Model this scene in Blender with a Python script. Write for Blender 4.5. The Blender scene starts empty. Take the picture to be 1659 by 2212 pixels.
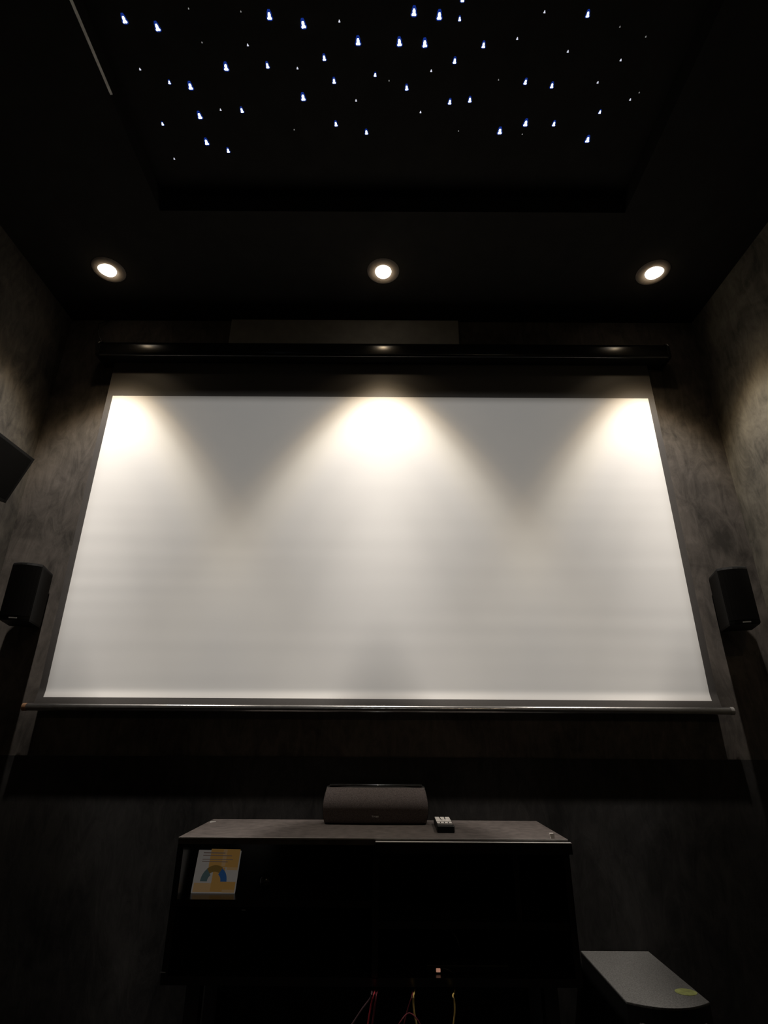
import bpy, bmesh, math, random
from mathutils import Matrix, Vector

random.seed(7)
scene = bpy.context.scene
COL = scene.collection
EYE = 1.10                      # camera height above the floor; heights below are written from the eye
def Z(z): return z + EYE
def R(d): return math.radians(d)

# ------------------------------------------------------------------ materials
def new_mat(name):
    m = bpy.data.materials.new(name); m.use_nodes = True
    nt = m.node_tree
    return m, nt, nt.nodes['Principled BSDF']

def plain(name, col, rough=0.5, metallic=0.0, var=0.12, scale=60.0, spec=0.5, coat=0.0):
    m, nt, b = new_mat(name)
    tc = nt.nodes.new('ShaderNodeTexCoord')
    n = nt.nodes.new('ShaderNodeTexNoise'); n.inputs['Scale'].default_value = scale; n.inputs['Detail'].default_value = 4
    nt.links.new(tc.outputs['Object'], n.inputs['Vector'])
    r = nt.nodes.new('ShaderNodeValToRGB')
    r.color_ramp.elements[0].position = 0.3; r.color_ramp.elements[1].position = 0.7
    r.color_ramp.elements[0].color = [c * (1 - var) for c in col] + [1]
    r.color_ramp.elements[1].color = [c * (1 + var) for c in col] + [1]
    nt.links.new(n.outputs['Fac'], r.inputs['Fac'])
    nt.links.new(r.outputs['Color'], b.inputs['Base Color'])
    b.inputs['Roughness'].default_value = rough
    b.inputs['Metallic'].default_value = metallic
    b.inputs['Specular IOR Level'].default_value = spec
    b.inputs['Coat Weight'].default_value = coat
    return m

def plaster(name, dark, light, seed):
    """dark hand-trowelled plaster with cloudy patches and scraped streaks"""
    m, nt, b = new_mat(name)
    N, L = nt.nodes, nt.links
    tc = N.new('ShaderNodeTexCoord'); mp = N.new('ShaderNodeMapping')
    mp.inputs['Location'].default_value = (seed, seed * 1.7, seed * 0.6)
    L.new(tc.outputs['Object'], mp.inputs['Vector'])
    big = N.new('ShaderNodeTexNoise'); big.inputs['Scale'].default_value = 3.2; big.inputs['Detail'].default_value = 7; big.inputs['Roughness'].default_value = 0.62; big.inputs['Distortion'].default_value = 0.9
    fin = N.new('ShaderNodeTexNoise'); fin.inputs['Scale'].default_value = 11; fin.inputs['Detail'].default_value = 8; fin.inputs['Roughness'].default_value = 0.68; fin.inputs['Distortion'].default_value = 1.6
    mp2 = N.new('ShaderNodeMapping'); mp2.inputs['Scale'].default_value = (1.6, 1.6, 0.55); mp2.inputs['Rotation'].default_value = (0.3, 0.25, 0.2)
    L.new(mp.outputs['Vector'], big.inputs['Vector']); L.new(mp.outputs['Vector'], mp2.inputs['Vector']); L.new(mp2.outputs['Vector'], fin.inputs['Vector'])
    mx = N.new('ShaderNodeMath'); mx.operation = 'MULTIPLY_ADD'; mx.inputs[1].default_value = 0.55
    m2 = N.new('ShaderNodeMath'); m2.operation = 'MULTIPLY'; m2.inputs[1].default_value = 0.45
    L.new(fin.outputs['Fac'], m2.inputs[0]); L.new(big.outputs['Fac'], mx.inputs[0]); L.new(m2.outputs[0], mx.inputs[2])
    r = N.new('ShaderNodeValToRGB')
    r.color_ramp.elements[0].position = 0.36; r.color_ramp.elements[1].position = 0.64
    r.color_ramp.elements[0].color = (*dark, 1); r.color_ramp.elements[1].color = (*light, 1)
    L.new(mx.outputs[0], r.inputs['Fac']); L.new(r.outputs['Color'], b.inputs['Base Color'])
    b.inputs['Roughness'].default_value = 0.75; b.inputs['Specular IOR Level'].default_value = 0.25
    bp = N.new('ShaderNodeBump'); bp.inputs['Strength'].default_value = 0.25; bp.inputs['Distance'].default_value = 0.004
    L.new(fin.outputs['Fac'], bp.inputs['Height']); L.new(bp.outputs['Normal'], b.inputs['Normal'])
    return m

def glow(name, col, strength, sample=True):
    m = bpy.data.materials.new(name); m.use_nodes = True
    nt = m.node_tree; nt.nodes.clear()
    e = nt.nodes.new('ShaderNodeEmission'); o = nt.nodes.new('ShaderNodeOutputMaterial')
    e.inputs['Color'].default_value = (*col, 1); e.inputs['Strength'].default_value = strength
    nt.links.new(e.outputs[0], o.inputs[0])
    if not sample: m.cycles.emission_sampling = 'NONE'
    return m

M = dict(
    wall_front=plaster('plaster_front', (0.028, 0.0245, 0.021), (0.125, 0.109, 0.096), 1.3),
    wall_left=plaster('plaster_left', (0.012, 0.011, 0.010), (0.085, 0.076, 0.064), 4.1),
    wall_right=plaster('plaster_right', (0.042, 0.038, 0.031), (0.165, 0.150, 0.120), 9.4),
    dado=plaster('plaster_dado', (0.008, 0.0078, 0.0078), (0.038, 0.036, 0.035), 6.2),
    ceil=plain('ceiling_black', (0.017, 0.0162, 0.015), 0.95, spec=0.05, scale=14),
    floor=plain('carpet_black', (0.018, 0.017, 0.018), 0.95, scale=300, var=0.5, spec=0.1),
    trim=plain('pale_trim', (0.80, 0.78, 0.72), 0.7, scale=30),
    screen=plain('screen_white', (0.86, 0.845, 0.82), 0.85, var=0.006, scale=8, spec=0.15),
    mask=plain('screen_mask_black', (0.070, 0.064, 0.060), 0.5, scale=400, spec=0.5),
    case=plain('casing_gloss_black', (0.008, 0.008, 0.008), 0.2, scale=40, spec=0.5),
    bar=plain('bar_black_metal', (0.36, 0.355, 0.35), 0.22, metallic=0.9, scale=50),
    brass=plain('bar_end_brown', (0.30, 0.16, 0.08), 0.5),
    chrome=plain('bright_metal', (0.62, 0.61, 0.58), 0.25, metallic=1.0),
    board=plain('dark_board', (0.30, 0.29, 0.275), 0.7, scale=20),
    plastic=plain('black_plastic', (0.007, 0.0068, 0.0065), 0.5, scale=90, spec=0.22),
    grille=plain('grille_cloth', (0.13, 0.111, 0.11), 0.9, scale=500, var=0.5, spec=0.2),
    spkface=plain('speaker_black', (0.009, 0.0084, 0.0078), 0.75, scale=200, spec=0.12),
    gloss=plain('gloss_black', (0.01, 0.01, 0.01), 0.12, scale=30, spec=1.0, coat=1.0),
    logo=plain('logo_silver', (0.55, 0.54, 0.52), 0.5, scale=30),
    top=plain('cabinet_top', (0.068, 0.057, 0.052), 0.6, var=0.3, scale=35, spec=0.3),
    cab=plain('cabinet_black', (0.010, 0.0092, 0.009), 0.25, scale=25),
    edge=plain('edge_band_grey', (0.26, 0.25, 0.24), 0.5, scale=60),
    sub=plain('subwoofer_felt', (0.066, 0.065, 0.062), 0.85, var=0.35, scale=260, spec=0.2),
    green=plain('green_sticker', (0.15, 0.165, 0.05), 0.6, var=0.35, scale=60),
    rubber=plain('rubber', (0.008, 0.008, 0.008), 0.8),
    white=plain('white_plastic', (0.72, 0.69, 0.66), 0.5),
    key=plain('grey_key', (0.22, 0.21, 0.2), 0.5),
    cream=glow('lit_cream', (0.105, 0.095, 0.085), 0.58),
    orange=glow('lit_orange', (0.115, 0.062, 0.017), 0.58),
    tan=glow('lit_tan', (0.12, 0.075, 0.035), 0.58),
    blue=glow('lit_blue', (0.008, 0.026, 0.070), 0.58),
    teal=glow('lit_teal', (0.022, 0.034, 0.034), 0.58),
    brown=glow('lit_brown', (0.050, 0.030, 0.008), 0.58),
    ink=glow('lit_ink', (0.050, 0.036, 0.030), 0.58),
    red=plain('red_cable', (0.42, 0.04, 0.06), 0.35),
    maroon=plain('maroon_cable', (0.13, 0.025, 0.035), 0.3),
    violet=plain('dark_violet_cable', (0.10, 0.06, 0.07), 0.3),
    yellow=plain('yellow_cable', (0.60, 0.43, 0.13), 0.5),
    blackcable=plain('black_cable', (0.02, 0.02, 0.02), 0.25),
    ring=plain('ring_halo_tan', (0.24, 0.205, 0.172), 0.85, spec=0.1),  # trim ring kept pale and convex to imitate lens glow around the bulb
    bulb=glow('bulb_warm', (1.0, 0.90, 0.76), 2.6),
    star=glow('star_white', (0.86, 0.95, 1.0), 5.0),
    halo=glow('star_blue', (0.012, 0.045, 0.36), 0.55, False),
    star_mid=glow('star_mid', (0.80, 0.82, 0.95), 0.85),
    star_dim=glow('star_dim', (0.75, 0.75, 0.72), 0.32, False),
    neon=glow('switch_neon', (0.55, 0.27, 0.18), 0.55, False),
)

# ------------------------------------------------------------------ mesh helpers
def obj(name, bm, mat, parent=None, smooth=False, mats=None):
    bmesh.ops.recalc_face_normals(bm, faces=bm.faces[:])
    for e_ in bm.edges:
        if len(e_.link_faces) == 2 and e_.calc_face_angle(0) > 0.7: e_.smooth = False
    me = bpy.data.meshes.new(name); bm.to_mesh(me); bm.free()
    for m in (mats or [mat]): me.materials.append(m)
    if smooth:
        for p in me.polygons: p.use_smooth = True
    o = bpy.data.objects.new(name, me); COL.objects.link(o)
    if parent is not None:
        o.parent = parent
        o.matrix_parent_inverse = Matrix.Identity(4)
    return o

def thing(name, label, cat, loc=(0, 0, 0), rot=(0, 0, 0), group=None):
    o = bpy.data.objects.new(name, None); COL.objects.link(o)
    o.empty_display_size = 0.05
    o.location = loc; o.rotation_euler = rot
    o['label'] = label; o['category'] = cat
    if group: o['group'] = group
    return o

def tag(o, label, cat, group=None):
    o['label'] = label; o['category'] = cat
    if group: o['group'] = group
    return o

def struct(name, bm, mat):
    o = obj(name, bm, mat); o['kind'] = 'structure'
    return o

def box(bm, x0, x1, y0, y1, z0, z1, bevel=0.0, seg=2):
    r = bmesh.ops.create_cube(bm, size=1.0)
    vs = r['verts']
    for v in vs:
        v.co.x = x0 if v.co.x < 0 else x1
        v.co.y = y0 if v.co.y < 0 else y1
        v.co.z = z0 if v.co.z < 0 else z1
    if bevel:
        es = list({e for v in vs for e in v.link_edges})
        bmesh.ops.bevel(bm, geom=es, offset=bevel, segments=seg, affect='EDGES', profile=0.5)
    return bm

def bx(*a, **k):
    return box(bmesh.new(), *a, **k)

def loft(bm, loops, caps=True):
    rows = [[bm.verts.new(p) for p in lp] for lp in loops]
    n = len(rows[0])
    for a, b in zip(rows, rows[1:]):
        for i in range(n):
            bm.faces.new((a[i], a[(i + 1) % n], b[(i + 1) % n], b[i]))
    if caps:
        bm.faces.new(rows[0][::-1]); bm.faces.new(rows[-1])
    return bm

def tube(bm, pts, r, n=8):
    pts = [Vector(p) for p in pts]
    sm = []
    for i in range(len(pts) - 1):                      # Catmull-Rom smoothing
        p0 = pts[max(i - 1, 0)]; p1 = pts[i]; p2 = pts[i + 1]; p3 = pts[min(i + 2, len(pts) - 1)]
        for k in range(6):
            t = k / 6
            sm.append(0.5 * ((2 * p1) + (p2 - p0) * t + (2 * p0 - 5 * p1 + 4 * p2 - p3) * t * t + (3 * p1 - p0 - 3 * p2 + p3) * t ** 3))
    sm.append(pts[-1])
    loops = []
    for i, p in enumerate(sm):
        d = (sm[min(i + 1, len(sm) - 1)] - sm[max(i - 1, 0)]).normalized()
        ref = Vector((0, 1, 0)) if abs(d.y) < 0.9 else Vector((1, 0, 0))
        u = d.cross(ref).normalized(); w = d.cross(u)
        loops.append([p + (u * math.cos(2 * math.pi * k / n) + w * math.sin(2 * math.pi * k / n)) * r for k in range(n)])
    return loft(bm, loops)

def lathe(bm, prof, n=32, centre=(0, 0, 0)):
    cx, cy, cz = centre
    loops = [[(cx + r * math.cos(2 * math.pi * k / n), cy + r * math.sin(2 * math.pi * k / n), cz + z) for k in range(n)] for r, z in prof]
    return loft(bm, loops)

# ------------------------------------------------------------------ room shell
XL, XR, YF, YB = -1.646, 1.603, 2.24, -2.6
HC, HT = 1.99, 2.08                                  # soffit and star tray heights above the eye
T = 0.12
struct('floor', bx(XL - T, XR + T, YB - T, YF + T, -T, 0), M['floor'])
struct('wall_front', bx(XL - T, XR + T, YF, YF + T, 0, Z(HT) + T), M['wall_front'])
struct('wall_rear', bx(XL - T, XR + T, YB - T, YB, 0, Z(HT) + T), M['wall_left'])
struct('wall_left', bx(XL - T, XL, YB, YF, 0, Z(HT) + T), M['wall_left'])
struct('wall_right', bx(XR, XR + T, YB, YF, 0, Z(HT) + T), M['wall_right'])
struct('baseboard_front', bx(XL, XR, 2.2365, YF, 0, Z(-0.092)), M['dado'])     # tall black panelling along the foot of the front wall
TX0, TX1, TY0, TY1 = -0.938, 0.987, -1.6, 1.594      # tray opening
bm = bmesh.new()
box(bm, XL, XR, TY1, YF, Z(HC), Z(HT) + T)
box(bm, XL, XR, YB, TY0, Z(HC), Z(HT) + T)
box(bm, XL, TX0, TY0, TY1, Z(HC), Z(HT) + T)
box(bm, TX1, XR, TY0, TY1, Z(HC), Z(HT) + T)
box(bm, TX0, TX1, TY0, TY1, Z(HT), Z(HT) + T)
struct('ceiling', bm, M['ceil'])
struct('trim_1', bx(TX0, TX0 + 0.008, -1.5, 1.157, Z(HC) + 0.002, Z(HC) + 0.006), M['trim'])

# ------------------------------------------------------------------ star ceiling
def tear(R_, tail, lobes, h, n=18):
    """flat drop whose tail, towards the back of the room, imitates lens smear, hung from z = 0"""
    bm = bmesh.new()
    def ring(s, z):
        out = []
        for k in range(n):
            a = 2 * math.pi * k / n                   # a = -90 deg points to the rear
            r = R_ * (1 + lobes * math.cos(3 * (a + math.pi / 2)))
            back = max(0.0, -math.sin(a)) ** 7
            r += (tail - R_) * back
            out.append((s * r * math.cos(a), s * r * math.sin(a), z))
        return out
    return loft(bm, [ring(1.0, 0), ring(0.95, -h * 0.5), ring(0.6, -h), ])

SIZES = dict(L=(0.0064, 0.0135, 'large'), M=(0.0047, 0.0105, 'medium'), m=(0.0036, 0.0072, 'smaller'),
             s=(0.0029, 0.0045, 'small'), t=(0.0019, 0.0028, 'pinpoint'))
STAR_MESH = {}
for k, (r, t, _) in SIZES.items():
    core = 'star' if k in 'LMm' else ('star_mid' if k == 's' else 'star_dim')
    o1 = obj('core', tear(r, t, 0.25, r * 0.5), M[core], smooth=True)
    STAR_MESH[k] = [o1.data]
    bpy.data.objects.remove(o1)
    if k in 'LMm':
        o2 = obj('lens_fringe', tear(r * 1.6, t * 1.6, 0.10, r * 0.22), M['halo'], smooth=True)  # blue lens fringe of the star, shaped as a glowing rim
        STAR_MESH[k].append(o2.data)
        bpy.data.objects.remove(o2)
ROWS = [
    [(-0.832, 0.994, 'L'), (-0.735, 1.014, 'L'), (-0.619, 0.962, 't'), (-0.458, 0.969, 't'), (-0.371, 0.983, 'L'), (-0.267, 1.005, 'L'), (-0.152, 0.993, 's'), (0.083, 0.972, 'L'), (0.163, 0.981, 'L'), (0.228, 0.987, 'm'), (0.23, 0.938, 'M'), (0.49, 0.967, 's'), (0.627, 0.975, 'M'), (0.74, 1.004, 't')],
    [(-0.605, 1.051, 't'), (-0.457, 1.058, 's'), (-0.095, 1.05, 'L'), (0.04, 1.052, 'L'), (0.123, 1.055, 'L'), (0.315, 1.058, 'M'), (0.421, 1.037, 's'), (0.596, 1.072, 's'), (0.834, 1.03, 't')],
    [(-0.84, 1.129, 's'), (-0.546, 1.125, 'L'), (-0.404, 1.119, 'M'), (-0.304, 1.124, 's'), (-0.21, 1.096, 'M'), (0.15, 1.13, 's'), (0.226, 1.103, 'M'), (0.78, 1.096, 's')],
    [(-0.755, 1.17, 'm'), (-0.686, 1.184, 'L'), (-0.183, 1.165, 'M'), (-0.041, 1.144, 'm'), (0.007, 1.16, 't'), (0.069, 1.185, 'M'), (0.384, 1.156, 't'), (0.478, 1.165, 'M'), (0.573, 1.176, 'M'), (0.728, 1.163, 's'), (0.885, 1.194, 't')],
    [(-0.684, 1.281, 'L'), (-0.602, 1.257, 's'), (-0.525, 1.261, 'M'), (-0.297, 1.218, 'L'), (-0.11, 1.224, 's'), (0.122, 1.262, 's'), (0.224, 1.23, 'M'), (0.295, 1.223, 'M'), (0.771, 1.26, 'm'), (0.863, 1.217, 's')],
    [(-0.835, 1.438, 's'), (-0.831, 1.308, 'm'), (-0.688, 1.376, 'L'), (-0.614, 1.407, 'M'), (-0.346, 1.325, 't'), (-0.188, 1.307, 'M'), (-0.076, 1.336, 'M'), (0.268, 1.327, 't'), (0.423, 1.331, 'L'), (0.509, 1.338, 't'), (0.512, 1.302, 'L'), (0.617, 1.303, 'M'), (0.761, 1.36, 'L')],
]
ROWNAME = ['first (topmost) star row', 'second star row', 'third star row', 'fourth star row', 'fifth star row', 'lowest star row']
ORD = ['first', 'second', 'third', 'fourth', 'fifth', 'sixth', 'seventh', 'eighth', 'ninth', 'tenth', 'eleventh', 'twelfth', 'thirteenth', 'fourteenth']
LOOK = dict(L='large white star light with blue fringe', M='medium white star light with blue fringe', m='smaller white star light with blue fringe',
            s='small white star light', t='faint pinpoint star light')
for ri, row in enumerate(ROWS):
    for si, (x, y, k) in enumerate(row):
        lab = '%s, %s from left in the %s' % (LOOK[k], ORD[si], ROWNAME[ri])
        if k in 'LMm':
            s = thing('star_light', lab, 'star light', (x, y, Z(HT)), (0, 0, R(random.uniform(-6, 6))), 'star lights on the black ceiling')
            for nm, me in zip(('core', 'lens_fringe'), STAR_MESH[k]):
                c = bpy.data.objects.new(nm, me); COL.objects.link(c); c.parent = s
        else:
            s = bpy.data.objects.new('star_light', STAR_MESH[k][0]); COL.objects.link(s)
            s.location = (x, y, Z(HT)); tag(s, lab, 'star light', 'star lights on the black ceiling')

# ------------------------------------------------------------------ ceiling downlights
SIGN = -1.0
def beam_nodes(light, ramp):
    """photometric curve of a reflector lamp: brightness by angle from straight down"""
    light.use_nodes = True
    nt = light.node_tree; nt.nodes.clear()
    N, L = nt.nodes, nt.links
    tc = N.new('ShaderNodeTexCoord'); sep = N.new('ShaderNodeSeparateXYZ'); ab = N.new('ShaderNodeMath'); ab.operation = 'MULTIPLY'; ab.inputs[1].default_value = SIGN; ab.use_clamp = True
    ac = N.new('ShaderNodeMath'); ac.operation = 'ARCCOSINE'
    dv = N.new('ShaderNodeMath'); dv.operation = 'DIVIDE'; dv.inputs[1].default_value = math.pi / 2
    cv = N.new('ShaderNodeFloatCurve')
    L.new(tc.outputs['Normal'], sep.inputs[0]); L.new(sep.outputs['Z'], ab.inputs[0]); L.new(ab.outputs[0], ac.inputs[0]); L.new(ac.outputs[0], dv.inputs[0])
    L.new(dv.outputs[0], cv.inputs['Value'])
    c = cv.mapping.curves[0]
    top = max(v for _, v in ramp)
    pts = [(a / 90, v / top) for a, v in ramp]
    c.points[0].location = pts[0]; c.points[1].location = pts[-1]
    for p in pts[1:-1]: c.points.new(*p)
    for p in c.points: p.handle_type = 'VECTOR'
    cv.mapping.update()
    e = N.new('ShaderNodeEmission'); ml = N.new('ShaderNodeMath'); ml.operation = 'MULTIPLY'; ml.inputs[1].default_value = top
    L.new(cv.outputs[0], ml.inputs[0]); L.new(ml.outputs[0], e.inputs['Strength'])
    cr = N.new('ShaderNodeValToRGB'); el = cr.color_ramp.elements          # the rim of a reflector beam is warmer than its core
    el[0].position = 0.0; el[0].color = (1.0, 0.925, 0.85, 1); el[1].position = 1.0; el[1].color = (1.0, 0.78, 0.50, 1)
    for p_, c_ in ((24 / 90, (1.0, 0.915, 0.82, 1)), (31 / 90, (1.0, 0.87, 0.69, 1)), (36 / 90, (1.0, 0.75, 0.46, 1))):
        q_ = el.new(p_); q_.color = c_
    L.new(dv.outputs[0], cr.inputs['Fac']); L.new(cr.outputs['Color'], e.inputs['Color'])
    o = N.new('ShaderNodeOutputLight'); L.new(e.outputs[0], o.inputs[0])

BEAM = [(0, 0.7), (5, 0.7), (8.2, 0.75), (9.7, 2.5), (11.2, 4.0), (13, 3.5), (17, 2.35), (22, 1.8), (27, 1.6), (30, 1.2), (33, 0.55), (36.5, 0.12), (40, 0.03), (45, 0.016), (50, 0.003), (90, 0.0015)]
UNIT = 46.0
PROJ = 155.0
def downlight(x, y, label, ring='round', power=1.0, smear=None, group='downlights above the screen', beam=BEAM, bulbmat='bulb'):
    t = thing('downlight', label, 'ceiling light', (x, y, Z(HC)), group=group)
    n = 40
    for nm, mt, prof in (('trim_ring', 'ring', [(0.037, 0.0), (0.075, 0.0), (0.071, -0.0045), (0.064, -0.0076), (0.056, -0.0090), (0.048, -0.0080), (0.042, -0.0050), (0.038, -0.0020)]),):
        bm = bmesh.new()
        rows = [[bm.verts.new((r * math.cos(2 * math.pi * k / n), r * math.sin(2 * math.pi * k / n), z)) for k in range(n)] for r, z in prof]
        for i in range(len(rows)):
            a, b = rows[i], rows[(i + 1) % len(rows)]
            for k in range(n): bm.faces.new((a[k], a[(k + 1) % n], b[(k + 1) % n], b[k]))
        obj(nm, bm, M[mt], t, smooth=True)
    bm = bmesh.new()
    loops = []
    for i in range(9):
        a = i / 8 * math.pi / 2 * 0.97
        r, z = 0.0385 * math.cos(a), -0.026 * math.sin(a)
        lp = []
        for k in range(n):
            ph = 2 * math.pi * k / n
            e = 1.0
            if smear is not None:                      # bulb outline drawn out to one side to imitate lens smear
                e = 0.92 + 0.34 * max(0.0, math.cos(ph - smear)) ** 3
            lp.append((r * e * math.cos(ph), r * e * math.sin(ph), z))
        loops.append(lp)
    loft(bm, loops)
    obj('bulb', bm, M[bulbmat], t, smooth=True)
    li = bpy.data.lights.new('downlight_beam', 'POINT')
    li.energy = UNIT * power; li.shadow_soft_size = 0.016; li.color = (1.0, 1.0, 1.0)
    beam_nodes(li, beam)
    lo = bpy.data.objects.new('beam', li); COL.objects.link(lo); lo.parent = t; lo.location = (0, 0, -0.044)
    return t
YL = 1.905
downlight(-1.296, YL, 'lit recessed downlight at the left, beside the left wall', smear=R(208))
downlight(-0.013, YL, 'lit recessed round downlight centred above the screen')
downlight(1.246, YL, 'lit recessed downlight at the right, beside the right wall', smear=R(-28))
downlight(1.0, -1.0, 'dim recessed downlight over the rear of the room', power=0.10, group='downlights behind the viewer',
          beam=[(0, 2), (30, 2), (60, 2), (75, 1.4), (90, 0.4)], bulbmat='star_mid')

# ceiling projector at the rear, idling: a faint cool rectangle of light on the screen
PX, PY, PZ = -0.024, -1.9, 1.62
t = thing('video_projector', 'dark ceiling-hung video projector at the rear of the room, aimed at the screen', 'projector', (0, 0, 0))
bm = bmesh.new()
box(bm, PX - 0.19, PX + 0.19, PY - 0.30, PY - 0.002, Z(PZ - 0.07), Z(PZ + 0.07), bevel=0.01)
obj('body', bm, M['plastic'], t)
gy = PY + 0.10; k = (gy - PY) / (2.20 - PY)
gx0, gx1 = PX + (-1.320 - PX) * k, PX + (1.271 - PX) * k
gz0, gz1 = PZ + (0.112 - PZ) * k, PZ + (1.497 - PZ) * k
bm = bmesh.new()
a0, a1, b0, b1 = PX - 0.09, PX + 0.09, PZ - 0.065, PZ + 0.065
box(bm, a0, gx0, gy - 0.002, gy, Z(b0), Z(b1)); box(bm, gx1, a1, gy - 0.002, gy, Z(b0), Z(b1))
box(bm, gx0, gx1, gy - 0.002, gy, Z(b0), Z(gz0)); box(bm, gx0, gx1, gy - 0.002, gy, Z(gz1), Z(b1))
for q in ((a0 - 0.004, a0, b0 - 0.004, b1 + 0.004), (a1, a1 + 0.004, b0 - 0.004, b1 + 0.004), (a0, a1, b0 - 0.004, b0), (a0, a1, b1, b1 + 0.004)):
    box(bm, q[0], q[1], PY - 0.002, gy, Z(q[2]), Z(q[3]))
obj('lens_gate', bm, M['rubber'], t)
obj('ceiling_pole', bx(PX - 0.02, PX + 0.02, PY - 0.17, PY - 0.13, Z(PZ + 0.07), Z(HC)), M['plastic'], t)
li = bpy.data.lights.new('projector_beam', 'SPOT'); li.energy = PROJ; li.shadow_soft_size = 0.001
li.spot_size = R(85); li.spot_blend = 0.0; li.color = (1.0, 0.985, 0.965)
lo = bpy.data.objects.new('beam', li); COL.objects.link(lo); lo.parent = t
lo.location = (PX, PY, Z(PZ)); lo.rotation_euler = (R(80), 0, 0)

# ------------------------------------------------------------------ projection screen
D = 2.20
scr = thing('projector_screen', 'wide pull-down white projection screen with black border hanging on the front wall', 'projector screen', (0, YF, Z(0.09)))
scr.location = (0, 0, 0)
wx0, wx1, wz0, wz1 = -1.3175, 1.2685, 0.1155, 1.495
bx0, bx1, bz0, bz1 = -1.345, 1.2975, 0.090, 1.70
def lin(a, b, n): return [a + (b - a) * i / n for i in range(n)]
xs = [bx0] + lin(wx0, wx1, 56) + [wx1, bx1]
zs = [bz0, 0.1] + lin(wz0, wz1, 170) + [wz1] + lin(wz1, bz1, 8)[1:] + [bz1]
wv = [(random.uniform(28, 120), random.uniform(0, 6.28), random.uniform(0.3, 1.4), random.uniform(0, 6.28), random.uniform(-1.5, 1.5)) for _ in range(9)]
def fabric_y(x, z):
    q = min(1.0, max(0.0, (1.2 - z) / 1.05)); y = D + 0.008 * q * q * (3 - 2 * q)     # the cloth sags back a little, then kicks forward at the bar
    fade = min(1.0, max(0.0, (1.25 - z) / 0.6))
    for k, ph, kx, px_, sl in wv:
        y += fade * 0.0036 / k * math.sin(k * z + ph + sl * x) * (0.55 + 0.45 * math.sin(kx * 2 * x + px_))
    t = max(0.0, 0.150 - z)
    y -= 0.27 * (t * t / 0.044 if t < 0.022 else 0.011 + (t - 0.022))
    return y
def sheet(inside):
    bm = bmesh.new(); V = {}
    def v(i, j):
        if (i, j) not in V: V[i, j] = bm.verts.new((xs[i], fabric_y(xs[i], zs[j]), Z(zs[j])))
        return V[i, j]
    for i in range(len(xs) - 1):
        for j in range(len(zs) - 1):
            cx, cz = (xs[i] + xs[i + 1]) / 2, (zs[j] + zs[j + 1]) / 2
            if (wx0 < cx < wx1 and wz0 < cz < wz1) == inside:
                bm.faces.new((v(i, j), v(i + 1, j), v(i + 1, j + 1), v(i, j + 1)))
    return bm
for nm, ins, mt in (('viewing_surface', True, 'screen'), ('border', False, 'mask')):
    o = obj(nm, sheet(ins), M[mt], scr, smooth=True)
    sd = o.modifiers.new('cloth_thickness', 'SOLIDIFY'); sd.thickness = 0.0008; sd.offset = 0; sd.use_rim = False
# casing: a rounded aluminium housing above the fabric
cx0, cx1 = -1.398, 1.376
def casing_profile(g=0.0):
    y0, y1, z0, z1 = 2.135 - g, 2.236, 1.689 - g, 1.779 + g
    pts = []
    for k in range(9):
        a = R(90 + 90 * k / 8); pts.append((y0 + 0.034 + 0.034 * math.cos(a), z1 - 0.034 + 0.034 * math.sin(a)))
    for k in range(5):
        a = R(180 + 90 * k / 4); pts.append((y0 + 0.012 + 0.012 * math.cos(a), z0 + 0.012 + 0.012 * math.sin(a)))
    pts += [(y1, z0), (y1, z1)]
    return pts
def extrude_x(prof, x0, x1, bm=None):
    bm = bm or bmesh.new()
    return loft(bm, [[(x0, y, Z(z)) for y, z in prof], [(x1, y, Z(z)) for y, z in prof]])
c = obj('casing', extrude_x(casing_profile(), cx0, cx1), M['case'], scr)
for p in c.data.polygons: p.use_smooth = len(p.vertices) == 4
c.data.polygons[0].use_smooth = False
for x in (cx0 - 0.012, cx1):
    obj('end_cap', extrude_x(casing_profile(0.003), x, x + 0.012), M['plastic'], scr)
for x in (cx0 - 0.010, cx1 + 0.005):                  # pale strips painting the glints on the end cap edges
    pf = casing_profile(0.004)[1:8]
    bm = bmesh.new()
    loft(bm, [[(x, y, Z(z)) for y, z in pf] + [(x, y + 0.002, Z(z - 0.002)) for y, z in reversed(pf)],
              [(x + 0.004, y, Z(z)) for y, z in pf] + [(x + 0.004, y + 0.002, Z(z - 0.002)) for y, z in reversed(pf)]])
    e = obj('cap_glint', bm, M['logo'], scr); e['label'] = 'pale strip for the glint on the end cap edge'
# weight bar along the foot of the fabric
def bar_profile():
    return [(2.200 + 0.0115 * math.cos(R(a)), 0.079 + 0.0135 * math.sin(R(a))) for a in range(0, 360, 18)]
o = obj('weight_bar', extrude_x(bar_profile(), -1.372, 1.330), M['bar'], scr, smooth=True)
for p in o.data.polygons:
    if len(p.vertices) > 4: p.use_smooth = False
def cap_profile(): return [(2.200 + 0.0125 * math.cos(R(a)), 0.079 + 0.0145 * math.sin(R(a))) for a in range(0, 360, 18)]
e = obj('bar_end_cap', extrude_x(cap_profile(), -1.386, -1.371), M['brass'], scr); e['label'] = 'brown end cap'
e = obj('bar_end_cap', extrude_x(cap_profile(), 1.329, 1.342), M['edge'], scr); e['label'] = 'grey end cap'

tag(obj('backing_board', bx(-0.805, 0.378, 2.226, YF, Z(1.80), Z(HC) - 0.001, bevel=0.003), M['board']),
    'dark grey board on the front wall above the screen casing', 'board')
bm = bmesh.new(); tube(bm, [(-1.447, 2.236, Z(1.985)), (-1.466, 2.20, Z(1.935)), (-1.455, 2.17, Z(1.90)), (-1.44, 2.175, Z(1.83)), (-1.405, 2.19, Z(1.775))], 0.0025)
tag(obj('screen_cable', bm, M['blackcable'], smooth=True), 'thin black cable above the left end of the screen casing', 'cable')

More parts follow.
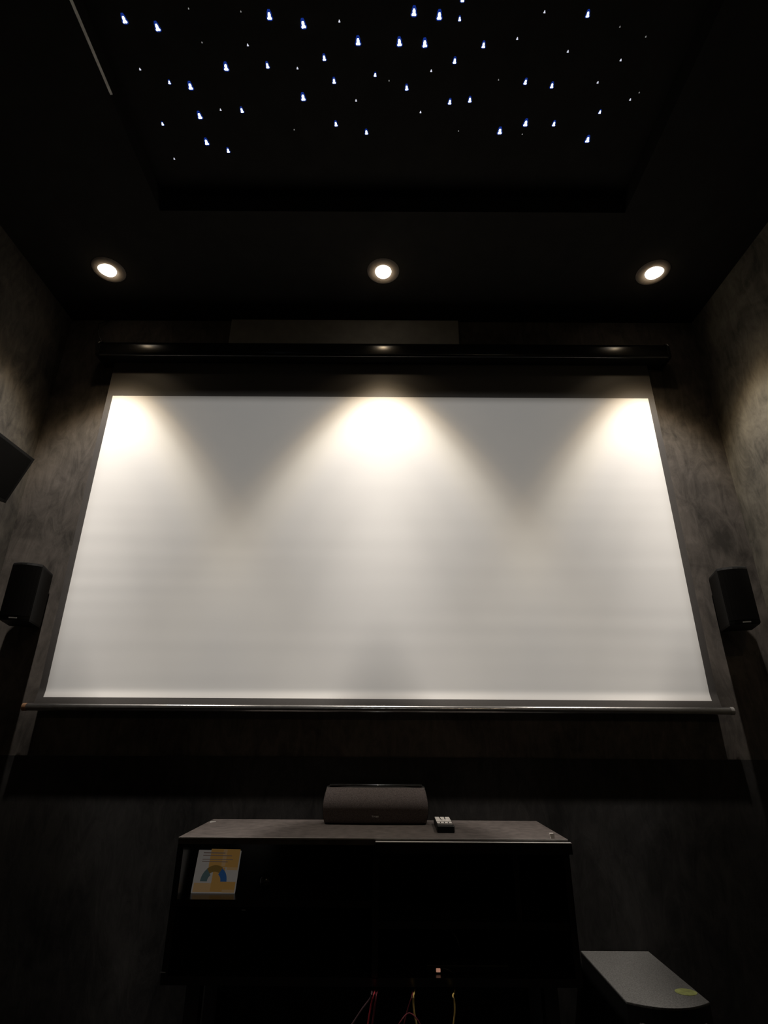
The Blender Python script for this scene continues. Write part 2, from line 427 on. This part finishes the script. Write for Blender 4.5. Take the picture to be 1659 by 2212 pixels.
# ------------------------------------------------------------------ satellite speakers on the front wall
def satellite(side, label):
    # local frame: -y is the grille side, origin at the bottom centre of the back
    w, d, h = 0.112, 0.150, 0.228
    t = thing('wall_speaker', label, 'speaker')
    def plan(g=0.0, yb=0.0, bulge=0.016):
        a = w / 2 - g
        pts = [(-a, yb), (a, yb)]
        for k in range(7):
            u = 1 - 2 * k / 6
            pts.append((a * u * 0.93, -(d - g) + 0.0 - bulge * (1 - u * u)))
        return pts
    bm = bmesh.new()
    P = plan()
    def lvl(s, z): return [(x * s, y if y == 0 else y * s, z) for x, y in P]
    loft(bm, [lvl(0.95, 0), lvl(1, 0.006), lvl(1, h - 0.012), lvl(0.98, h - 0.004), lvl(0.93, h)])
    obj('body', bm, M['plastic'], t)
    bm = bmesh.new()
    def face(z):
        f = []
        for k in range(9):
            u = 1 - 2 * k / 8; f.append((w / 2 * u * 0.88, -d - 0.016 * (1 - u * u) - 0.004, z))
        return f + [(x, y + 0.006, z) for x, y, z in reversed(f)]
    loft(bm, [face(0.016), face(h - 0.014)])
    obj('grille', bm, M['spkface'], t)
    g = obj('badge', bx(0.002 * side - 0.013, 0.002 * side + 0.013, -d - 0.026, -d - 0.021, 0.004, 0.0075), M['logo'], t)
    g['label'] = 'small silver badge'
    obj('wall_bracket', bx(-0.025, 0.025, 0.0, 0.052, 0.08, 0.16), M['plastic'], t)
    return t
sL = satellite(1, 'black speaker on the front wall, left of the screen'); sL.location = (-1.462, 2.205, Z(0.385)); sL.rotation_euler = (0, 0, R(18))
sR = satellite(1, 'black speaker on the front wall, right of the screen'); sR.location = (1.430, 2.205, Z(0.385)); sR.rotation_euler = (0, 0, R(-20))

# tilted surround speaker on the left wall
A = Vector((-1.499, 0, 1.0685)); B = Vector((-1.569, 0, 0.865))
u = (B - A).normalized(); n_ = Vector((u.z, 0, -u.x)); n_ = n_ if n_.x < 0 else -n_
t = thing('tilted_speaker', 'black box speaker tilted down on the left wall', 'speaker')
def quad(y, g=0.0, dep=0.068):
    a = A + u * g; b = B - u * g
    return [(a.x, y, Z(a.z)), (b.x, y, Z(b.z)), ((b + n_ * dep).x, y, Z((b + n_ * dep).z)), ((a + n_ * dep).x, y, Z((a + n_ * dep).z))]
bm = bmesh.new(); loft(bm, [quad(2.05), quad(1.72)]); obj('body', bm, M['plastic'], t)
bm = bmesh.new()
def quad2(y, g):
    a = A + u * g - n_ * 0.004; b = B - u * g - n_ * 0.004
    return [(a.x, y, Z(a.z)), (b.x, y, Z(b.z)), ((b + n_ * 0.004).x, y, Z((b + n_ * 0.004).z)), ((a + n_ * 0.004).x, y, Z((a + n_ * 0.004).z))]
loft(bm, [quad2(2.035, 0.012), quad2(1.735, 0.012)]); obj('grille', bm, M['spkface'], t)
obj('wall_bracket', bx(XL, -1.575, 1.86, 1.92, Z(1.00), Z(1.05)), M['plastic'], t)

# ------------------------------------------------------------------ media cabinet
HCAB = -0.299
X0, X1, Y0, Y1, ZB = -0.616, 0.557, 1.876, 2.236, -0.655
cab = thing('media_cabinet', 'long black media cabinet with open compartments under the screen', 'cabinet')
def part(name, mat, *a, **k): return obj(name, bx(*a, **k), M[mat], cab)
part('top_board', 'top', X0, X1, Y0, Y1, Z(HCAB - 0.018), Z(HCAB))
e = part('edge_band', 'edge', X0, X1, Y0 - 0.0025, Y0, Z(HCAB - 0.004), Z(HCAB)); e['label'] = 'pale front edge of the top board'
part('side_panel', 'cab', X0, X0 + 0.018, Y0, Y1, Z(ZB), Z(HCAB - 0.018))
part('side_panel', 'cab', X1 - 0.018, X1, Y0, Y1, Z(ZB), Z(HCAB - 0.018))
part('divider', 'cab', -0.030, -0.012, Y0, Y1 - 0.01, Z(ZB + 0.018), Z(HCAB - 0.018))
part('bottom_board', 'cab', X0 + 0.018, X1 - 0.018, Y0, Y1, Z(ZB), Z(ZB + 0.02))
part('back_panel', 'cab', X0 + 0.018, X1 - 0.018, Y1 - 0.008, Y1, Z(ZB + 0.02), Z(HCAB - 0.018))
part('shelf', 'cab', X0 + 0.018, -0.030, Y0 + 0.004, Y1 - 0.008, Z(-0.475), Z(-0.457))
part('shelf', 'cab', -0.012, X1 - 0.018, Y0 + 0.004, Y1 - 0.008, Z(-0.525), Z(-0.507))
part('partition', 'cab', 0.388, 0.404, Y0 + 0.004, Y1 - 0.008, Z(-0.507), Z(HCAB - 0.018))
fr = part('drawer_front', 'cab', -0.022, 0.562, Y0 - 0.020, Y0 - 0.003, Z(-0.335), Z(-0.3075))
e = obj('edge_band', bx(-0.022, 0.562, Y0 - 0.020, Y0 - 0.004, Z(-0.3075), Z(-0.3055)), M['edge'], fr); e['label'] = 'pale top edge'
for x in (X0 + 0.05, X1 - 0.09):
    for y in (1.96, 2.17):
        part('leg', 'cab', x, x + 0.04, y, y + 0.04, 0, Z(ZB))
e = part('corner_plate', 'chrome', X0 - 0.004, X0 + 0.012, Y0 - 0.002, Y0, Z(-0.6275), Z(-0.6255)); e['label'] = 'small bright metal plate'
e = obj('catch', bx(-0.407, -0.395, Y0 - 0.002, Y0 + 0.004, Z(-0.4815), Z(-0.4785), bevel=0.001), M['chrome'], cab); e['label'] = 'small bright metal catch'

# ------------------------------------------------------------------ things on and in the cabinet
# centre speaker: curved grille, gloss top
t = thing('centre_speaker', 'black centre speaker with curved cloth grille on the cabinet top', 'speaker', (-0.0265, 0, Z(HCAB)))
H_ = 0.117
def halfw(s): return 0.1735 + 0.0115 * math.sin(math.pi * min(1, max(0, (s + 0.10) / 1.15))) ** 1.0 - 0.002 * s
def front(s): return 2.142 - 0.030 * math.sin(math.pi * (0.12 + 0.80 * s)) + 0.012
bm = bmesh.new(); loops = []
for i in range(15):
    s = i / 14; w = halfw(s); yf = front(s)
    lp = []
    for k in range(13):
        q = -1 + 2 * k / 12; lp.append((w * q, yf - 0.006 * (1 - q * q), s * H_))
    lp += [(w * 0.94, 2.225, s * H_), (-w * 0.94, 2.225, s * H_)]
    loops.append(lp)
loft(bm, loops); obj('body', bm, M['plastic'], t, smooth=False)
bm = bmesh.new(); loops = []
for i in range(13):
    s = 0.03 + 0.94 * i / 12; w = halfw(s) * 0.992; yf = front(s) - 0.004
    f = [(w * (-1 + 2 * k / 12), yf - 0.006 * (1 - (-1 + 2 * k / 12) ** 2), s * H_) for k in range(13)]
    loops.append(f + [(x, y + 0.005, z) for x, y, z in reversed(f)])
loft(bm, loops); obj('grille', bm, M['grille'], t, smooth=True)
bm = bmesh.new()
box(bm, -0.165, 0.165, 2.142, 2.222, H_, H_ + 0.006, bevel=0.0028, seg=4)
obj('top_panel', bm, M['gloss'], t, smooth=True)
bm = bmesh.new(); yl = front(0.2) - 0.0145
def stroke(x0, x1, z0, z1): box(bm, x0, x1, yl, yl + 0.002, z0, z1)
bz = 0.024
stroke(-0.013, -0.008, bz + 0.004, bz + 0.005); stroke(-0.0108, -0.0098, bz, bz + 0.005)      # unreadable little wordmark
stroke(-0.0065, -0.0055, bz, bz + 0.005); stroke(-0.0055, -0.002, bz + 0.0022, bz + 0.0034); stroke(-0.002, -0.001, bz, bz + 0.005)
for cx in (0.003, 0.0085):
    stroke(cx - 0.002, cx + 0.002, bz, bz + 0.001); stroke(cx - 0.002, cx + 0.002, bz + 0.003, bz + 0.004)
    stroke(cx - 0.002, cx - 0.001, bz + 0.001, bz + 0.003); stroke(cx + 0.001, cx + 0.002, bz + 0.001, bz + 0.003)
e = obj('badge', bm, M['logo'], t); e['label'] = 'tiny silver badge'

# remote control
t = thing('remote_control', 'black remote control with white buttons on the cabinet top', 'remote control', (0.203, 2.06, Z(HCAB)), (0, 0, R(-1.5)))
L_, Wd, Th = 0.190, 0.056, 0.021
bm = bx(-Wd / 2, Wd / 2, -0.090, 0.100, 0, Th, bevel=0.004, seg=3); obj('body', bm, M['plastic'], t)
for k in range(4):
    obj('button', bx(-0.0245 + 0.0128 * k, -0.0145 + 0.0128 * k, -0.045, -0.028, Th, Th + 0.0018, bevel=0.0007), M['white'], t)
rows = [(-0.015, 0.005, [(-0.025, 0.025)]), (0.009, 0.027, [(-0.025, -0.006), (-0.003, 0.025)]), (0.031, 0.052, [(-0.025, -0.009), (-0.006, 0.006), (0.009, 0.025)]),
        (0.056, 0.086, [(-0.025, -0.010), (-0.007, 0.007), (0.010, 0.025)])]
for y0, y1, cols in rows:
    for a, b in cols:
        obj('button', bx(a, b, y0, y1, Th, Th + 0.0018, bevel=0.0007), M['white'], t)
e = obj('key_strip', bx(-0.024, 0.024, -0.070, -0.054, Th, Th + 0.001), M['key'], t); e['label'] = 'dim grey keys'

# little white peg and paper scrap on the cabinet top
bm = bmesh.new()
loft(bm, [[(x, 1.885, Z(HCAB) + z) for x, z in pf] for pf in ([(0.509, 0), (0.521, 0), (0.521, 0.010), (0.519, 0.014), (0.508, 0.014), (0.508, 0.011), (0.510, 0.010)],)]
     + [[(x, 1.893, Z(HCAB) + z) for x, z in pf] for pf in ([(0.509, 0), (0.521, 0), (0.521, 0.010), (0.519, 0.014), (0.508, 0.014), (0.508, 0.011), (0.510, 0.010)],)])
tag(obj('plastic_peg', bm, M['white']), 'tiny white peg at the front right corner of the cabinet top', 'peg')
bm = bmesh.new(); loft(bm, [[(-0.606, 2.155, Z(HCAB) + 0.0), (-0.590, 2.172, Z(HCAB)), (-0.588, 2.170, Z(HCAB)), (-0.603, 2.152, Z(HCAB))],
                            [(-0.605, 2.156, Z(HCAB) + 0.003), (-0.590, 2.171, Z(HCAB) + 0.0022), (-0.5885, 2.1695, Z(HCAB) + 0.002), (-0.603, 2.153, Z(HCAB) + 0.0025)]])
tag(obj('paper_scrap', bm, M['logo']), 'tiny pale paper scrap at the back left corner of the cabinet top', 'paper scrap')

# square picture panel, made to glow since no lamp reaches it, leaning inside the upper left compartment
WC, HCd = 0.134, 0.112
t = thing('picture_panel', 'small square lit picture panel, orange and grey with a blue arc, in the cabinet', 'picture panel', (-0.514, 1.942, Z(-0.457)), (R(-17), R(0.6), 0))
bm = bx(-WC / 2, WC / 2, 0, 0.005, 0.0, HCd, bevel=0.002); obj('face', bm, M['cream'], t)
def pr(name, mat, x0, x1, z0, z1, lay=1):
    return (x0, x1, z0, z1, lay)
def printed(name, mat, rects, lay):
    bm = bmesh.new()
    for x0, x1, z0, z1 in rects: box(bm, x0, x1, -0.0003 * lay, 0.0002, z0, z1)
    return obj(name, bm, M[mat], t)
for q in ((-0.027, 0.064, 0.067, 0.115), (-0.010, 0.026, 0.004, 0.066), (0.026, 0.064, 0.010, 0.030)): printed('orange_panel', 'orange', [q], 1)
for q in ((-0.062, -0.010, 0.003, 0.026), (0.030, 0.064, 0.060, 0.067), (0.012, 0.024, 0.070, 0.114), (0.026, 0.064, 0.003, 0.010)): printed('tan_panel', 'tan', [q], 1.3)
bm = bmesh.new()
def arch(a0, a1, r0, r1, cx=-0.004, cz=0.030, lay=2):
    n = 8; f = []
    lo = [(cx + r1 * math.cos(R(a0 + (a1 - a0) * k / n)), cz + r1 * math.sin(R(a0 + (a1 - a0) * k / n))) for k in range(n + 1)]
    li = [(cx + r0 * math.cos(R(a0 + (a1 - a0) * k / n)), cz + r0 * math.sin(R(a0 + (a1 - a0) * k / n))) for k in range(n + 1)]
    for k in range(n):
        q = [lo[k], lo[k + 1], li[k + 1], li[k]]
        loft(bm, [[(x, -0.0003 * lay, z) for x, z in q], [(x, 0.0002, z) for x, z in q]])
arch(0, 58, 0.021, 0.040); obj('blue_arc', bm, M['blue'], t); bm = bmesh.new()
arch(58, 128, 0.025, 0.042); obj('brown_arc', bm, M['brown'], t); bm = bmesh.new()
arch(128, 180, 0.020, 0.041); obj('teal_arc', bm, M['teal'], t)
for q in ((-0.050, 0.018, 0.103, 0.1055), (-0.050, 0.040, 0.096, 0.0985), (-0.050, 0.045, 0.086, 0.0880), (-0.050, 0.030, 0.080, 0.0820)): printed('text_line', 'ink', [q], 2)

# small round dark ball on the same shelf
bm = bmesh.new(); bmesh.ops.create_uvsphere(bm, u_segments=24, v_segments=14, radius=0.022)
tag(obj('dark_ball', bm, M['gloss'], smooth=True), 'small glossy dark ball on the shelf right of the lit picture panel', 'ball').location = (-0.366, 1.99, Z(-0.457) + 0.0222)

# power strip with lit switch at the bottom right compartment, and loose leads on it
t = thing('power_strip', 'black power strip with a small glowing switch in the lower right compartment', 'power strip', (0.20, 1.925, Z(ZB + 0.02)))
obj('body', bx(-0.075, 0.16, -0.02, 0.03, 0, 0.02, bevel=0.003), M['plastic'], t)
e = obj('switch', bx(-0.047, -0.035, -0.0235, -0.019, 0.004, 0.0125, bevel=0.001), M['neon'], t); e['label'] = 'beige glowing rocker switch'
for pts, lab in (
    ([(0.135, 1.889, Z(ZB) + 0.022), (0.142, 1.888, Z(ZB) + 0.030), (0.150, 1.887, Z(ZB) + 0.036)], 'short black lead standing left of the glowing switch'),
    ([(0.172, 1.890, Z(ZB) + 0.038), (0.186, 1.889, Z(ZB) + 0.034), (0.194, 1.888, Z(ZB) + 0.030), (0.200, 1.889, Z(ZB) + 0.028), (0.214, 1.889, Z(ZB) + 0.036)], 'black lead curling to the right of the glowing switch'),
    ([(0.196, 1.91, Z(-0.530)), (0.212, 1.90, Z(-0.548)), (0.222, 1.905, Z(-0.572)), (0.232, 1.95, Z(-0.60)), (0.235, 2.0, Z(-0.634))], 'black lead dangling above the power strip'),
):
    bm = bmesh.new(); tube(bm, pts, 0.0022)
    tag(obj('lead', bm, M['blackcable'], smooth=True), lab, 'cable')

# cables hanging under the cabinet
YC = 1.822
def hang(mat, start, pts, r, label, yo=0.0):
    """start: x under the cabinet board; the lead drops over its front edge, then runs down to the floor"""
    k = (YC + yo) / 2.05
    P = [(start * 0.97, 1.93, ZB - 0.008), (start * 0.95, 1.885, ZB - 0.012)] + [(x * k, YC + yo, z * k) for x, z in pts]
    (xa, _, za), (xb, _, zb) = P[-2], P[-1]
    g = (xb - xa) / (zb - za)
    P += [(xb + g * -0.06, YC + yo, zb - 0.06), (xb + g * -0.10, YC + yo, zb - 0.15), (xb + g * -0.11, YC + yo, -1.09)]
    bm = bmesh.new(); tube(bm, [(x, y, Z(z)) for x, y, z in P], r)
    tag(obj('hanging_cable', bm, M[mat], smooth=True), label, 'cable', 'cables hanging under the cabinet')
hang('violet', -0.030, [(-0.031, -0.731), (-0.036, -0.744), (-0.060, -0.770), (-0.086, -0.802)], 0.0022, 'dark violet cable slanting left, leftmost under the cabinet', -0.006)
hang('red', -0.021, [(-0.025, -0.735), (-0.033, -0.760), (-0.040, -0.795), (-0.044, -0.82)], 0.0021, 'bright red cable hanging second from left under the cabinet')
hang('maroon', -0.012, [(-0.018, -0.738), (-0.026, -0.790), (-0.032, -0.82)], 0.0023, 'dull maroon cable just right of the bright red cable', 0.012)
hang('maroon', 0.089, [(0.090, -0.738), (0.078, -0.766), (0.066, -0.803), (0.062, -0.82)], 0.0017, 'thin dark red cable slanting beside the left yellow cable', 0.006)
hang('yellow', 0.095, [(0.095, -0.736), (0.094, -0.752), (0.096, -0.775), (0.103, -0.806), (0.106, -0.82)], 0.0021, 'yellow cable hanging left, beside the thin dark red cable')
hang('yellow', 0.212, [(0.213, -0.736), (0.217, -0.750), (0.217, -0.775), (0.211, -0.806), (0.208, -0.82)], 0.0019, 'yellow cable hanging alone, nearest the subwoofer')
k = 1.822 / 2.05
bm = bmesh.new(); tube(bm, [(x * k, 1.812 if abs(x - 0.08) > 0.001 else 1.822, Z(z * k)) for x, z in ((0.036, -1.225), (0.040, -0.90), (0.046, -0.815), (0.058, -0.790), (0.080, -0.778), (0.102, -0.786), (0.117, -0.815), (0.124, -0.90), (0.126, -1.225))], 0.0017)
tag(obj('hanging_cable', bm, M['maroon'], smooth=True), 'maroon cable looping in an arch in front of the left yellow cable', 'cable', 'cables hanging under the cabinet')

# ------------------------------------------------------------------ subwoofer
HS = -0.68
t = thing('subwoofer', 'large grey-topped subwoofer box with bowed front standing right of the cabinet', 'subwoofer', (0.781, 0, 0))
a = 0.114; yb = 2.232; yf = 1.866
def subplan(s=1.0, bow=0.038):
    pts = [(-a * s, yb), (-a * s, yf)]
    for k in range(1, 12):
        q = -1 + 2 * k / 12; pts.append((a * q * s, yf - bow * (1 - q * q)))
    return pts + [(a * s, yf), (a * s, yb)]
bm = bmesh.new(); loft(bm, [[(x, y, z) for x, y in subplan()] for z in (0.02, Z(HS) - 0.005)]); obj('body', bm, M['plastic'], t)
bm = bmesh.new(); loft(bm, [[(x, y, z) for x, y in subplan(s)] for z, s in ((Z(HS) - 0.005, 1.0), (Z(HS) - 0.0015, 1.0), (Z(HS), 0.99))])
e = obj('top_panel', bm, M['sub'], t); e['label'] = 'grey felt-like top'
bm = bmesh.new()
f = [(x * 0.95, y) for x, y in subplan()[2:13]]
loft(bm, [[(x, y - 0.004, z) for x, y in f] + [(x, y + 0.003, z) for x, y in reversed(f)] for z in (0.04, Z(HS) - 0.04)]); obj('grille', bm, M['grille'], t)
for x in (-0.09, 0.06):
    for y in (1.89, 2.17):
        obj('foot', bx(x, x + 0.03, y, y + 0.03, 0, 0.02), M['rubber'], t)
bm = bmesh.new(); lathe(bm, [(1.0, 0), (1.0, 0.0008)], 28)
for v in bm.verts: v.co.x *= 0.030; v.co.y *= 0.023
e = obj('sticker', bm, M['green'], t); e['label'] = 'oval yellow-green sticker'; e.location = (0.080, 1.925, Z(HS))

# ------------------------------------------------------------------ camera and render look
w = bpy.data.worlds.new('World'); scene.world = w; w.use_nodes = True
w.node_tree.nodes['Background'].inputs[0].default_value = (0, 0, 0, 1)
cam = bpy.data.cameras.new('Camera'); co = bpy.data.objects.new('Camera', cam); COL.objects.link(co)
cam.sensor_fit = 'HORIZONTAL'; cam.sensor_width = 36.0; cam.lens = 36.0 * 1163 / 1659
cam.clip_start = 0.01
p, r, yw = R(22.158), R(0.342), R(0.08)
right = Vector((1, 0, 0)); fwd = Vector((0, math.cos(p), math.sin(p))); up = Vector((0, -math.sin(p), math.cos(p)))
right, up = math.cos(r) * right + math.sin(r) * up, -math.sin(r) * right + math.cos(r) * up
rz = Matrix.Rotation(yw, 3, 'Z'); right, up, fwd = rz @ right, rz @ up, rz @ fwd
m3 = Matrix((right, up, -fwd)).transposed()
co.matrix_world = Matrix.Translation((0, 0, EYE)) @ m3.to_4x4()
scene.camera = co
vs = scene.view_settings
vs.view_transform = 'Standard'; vs.look = 'None'; vs.gamma = 1.0; vs.exposure = 0.0; vs.use_curve_mapping = False
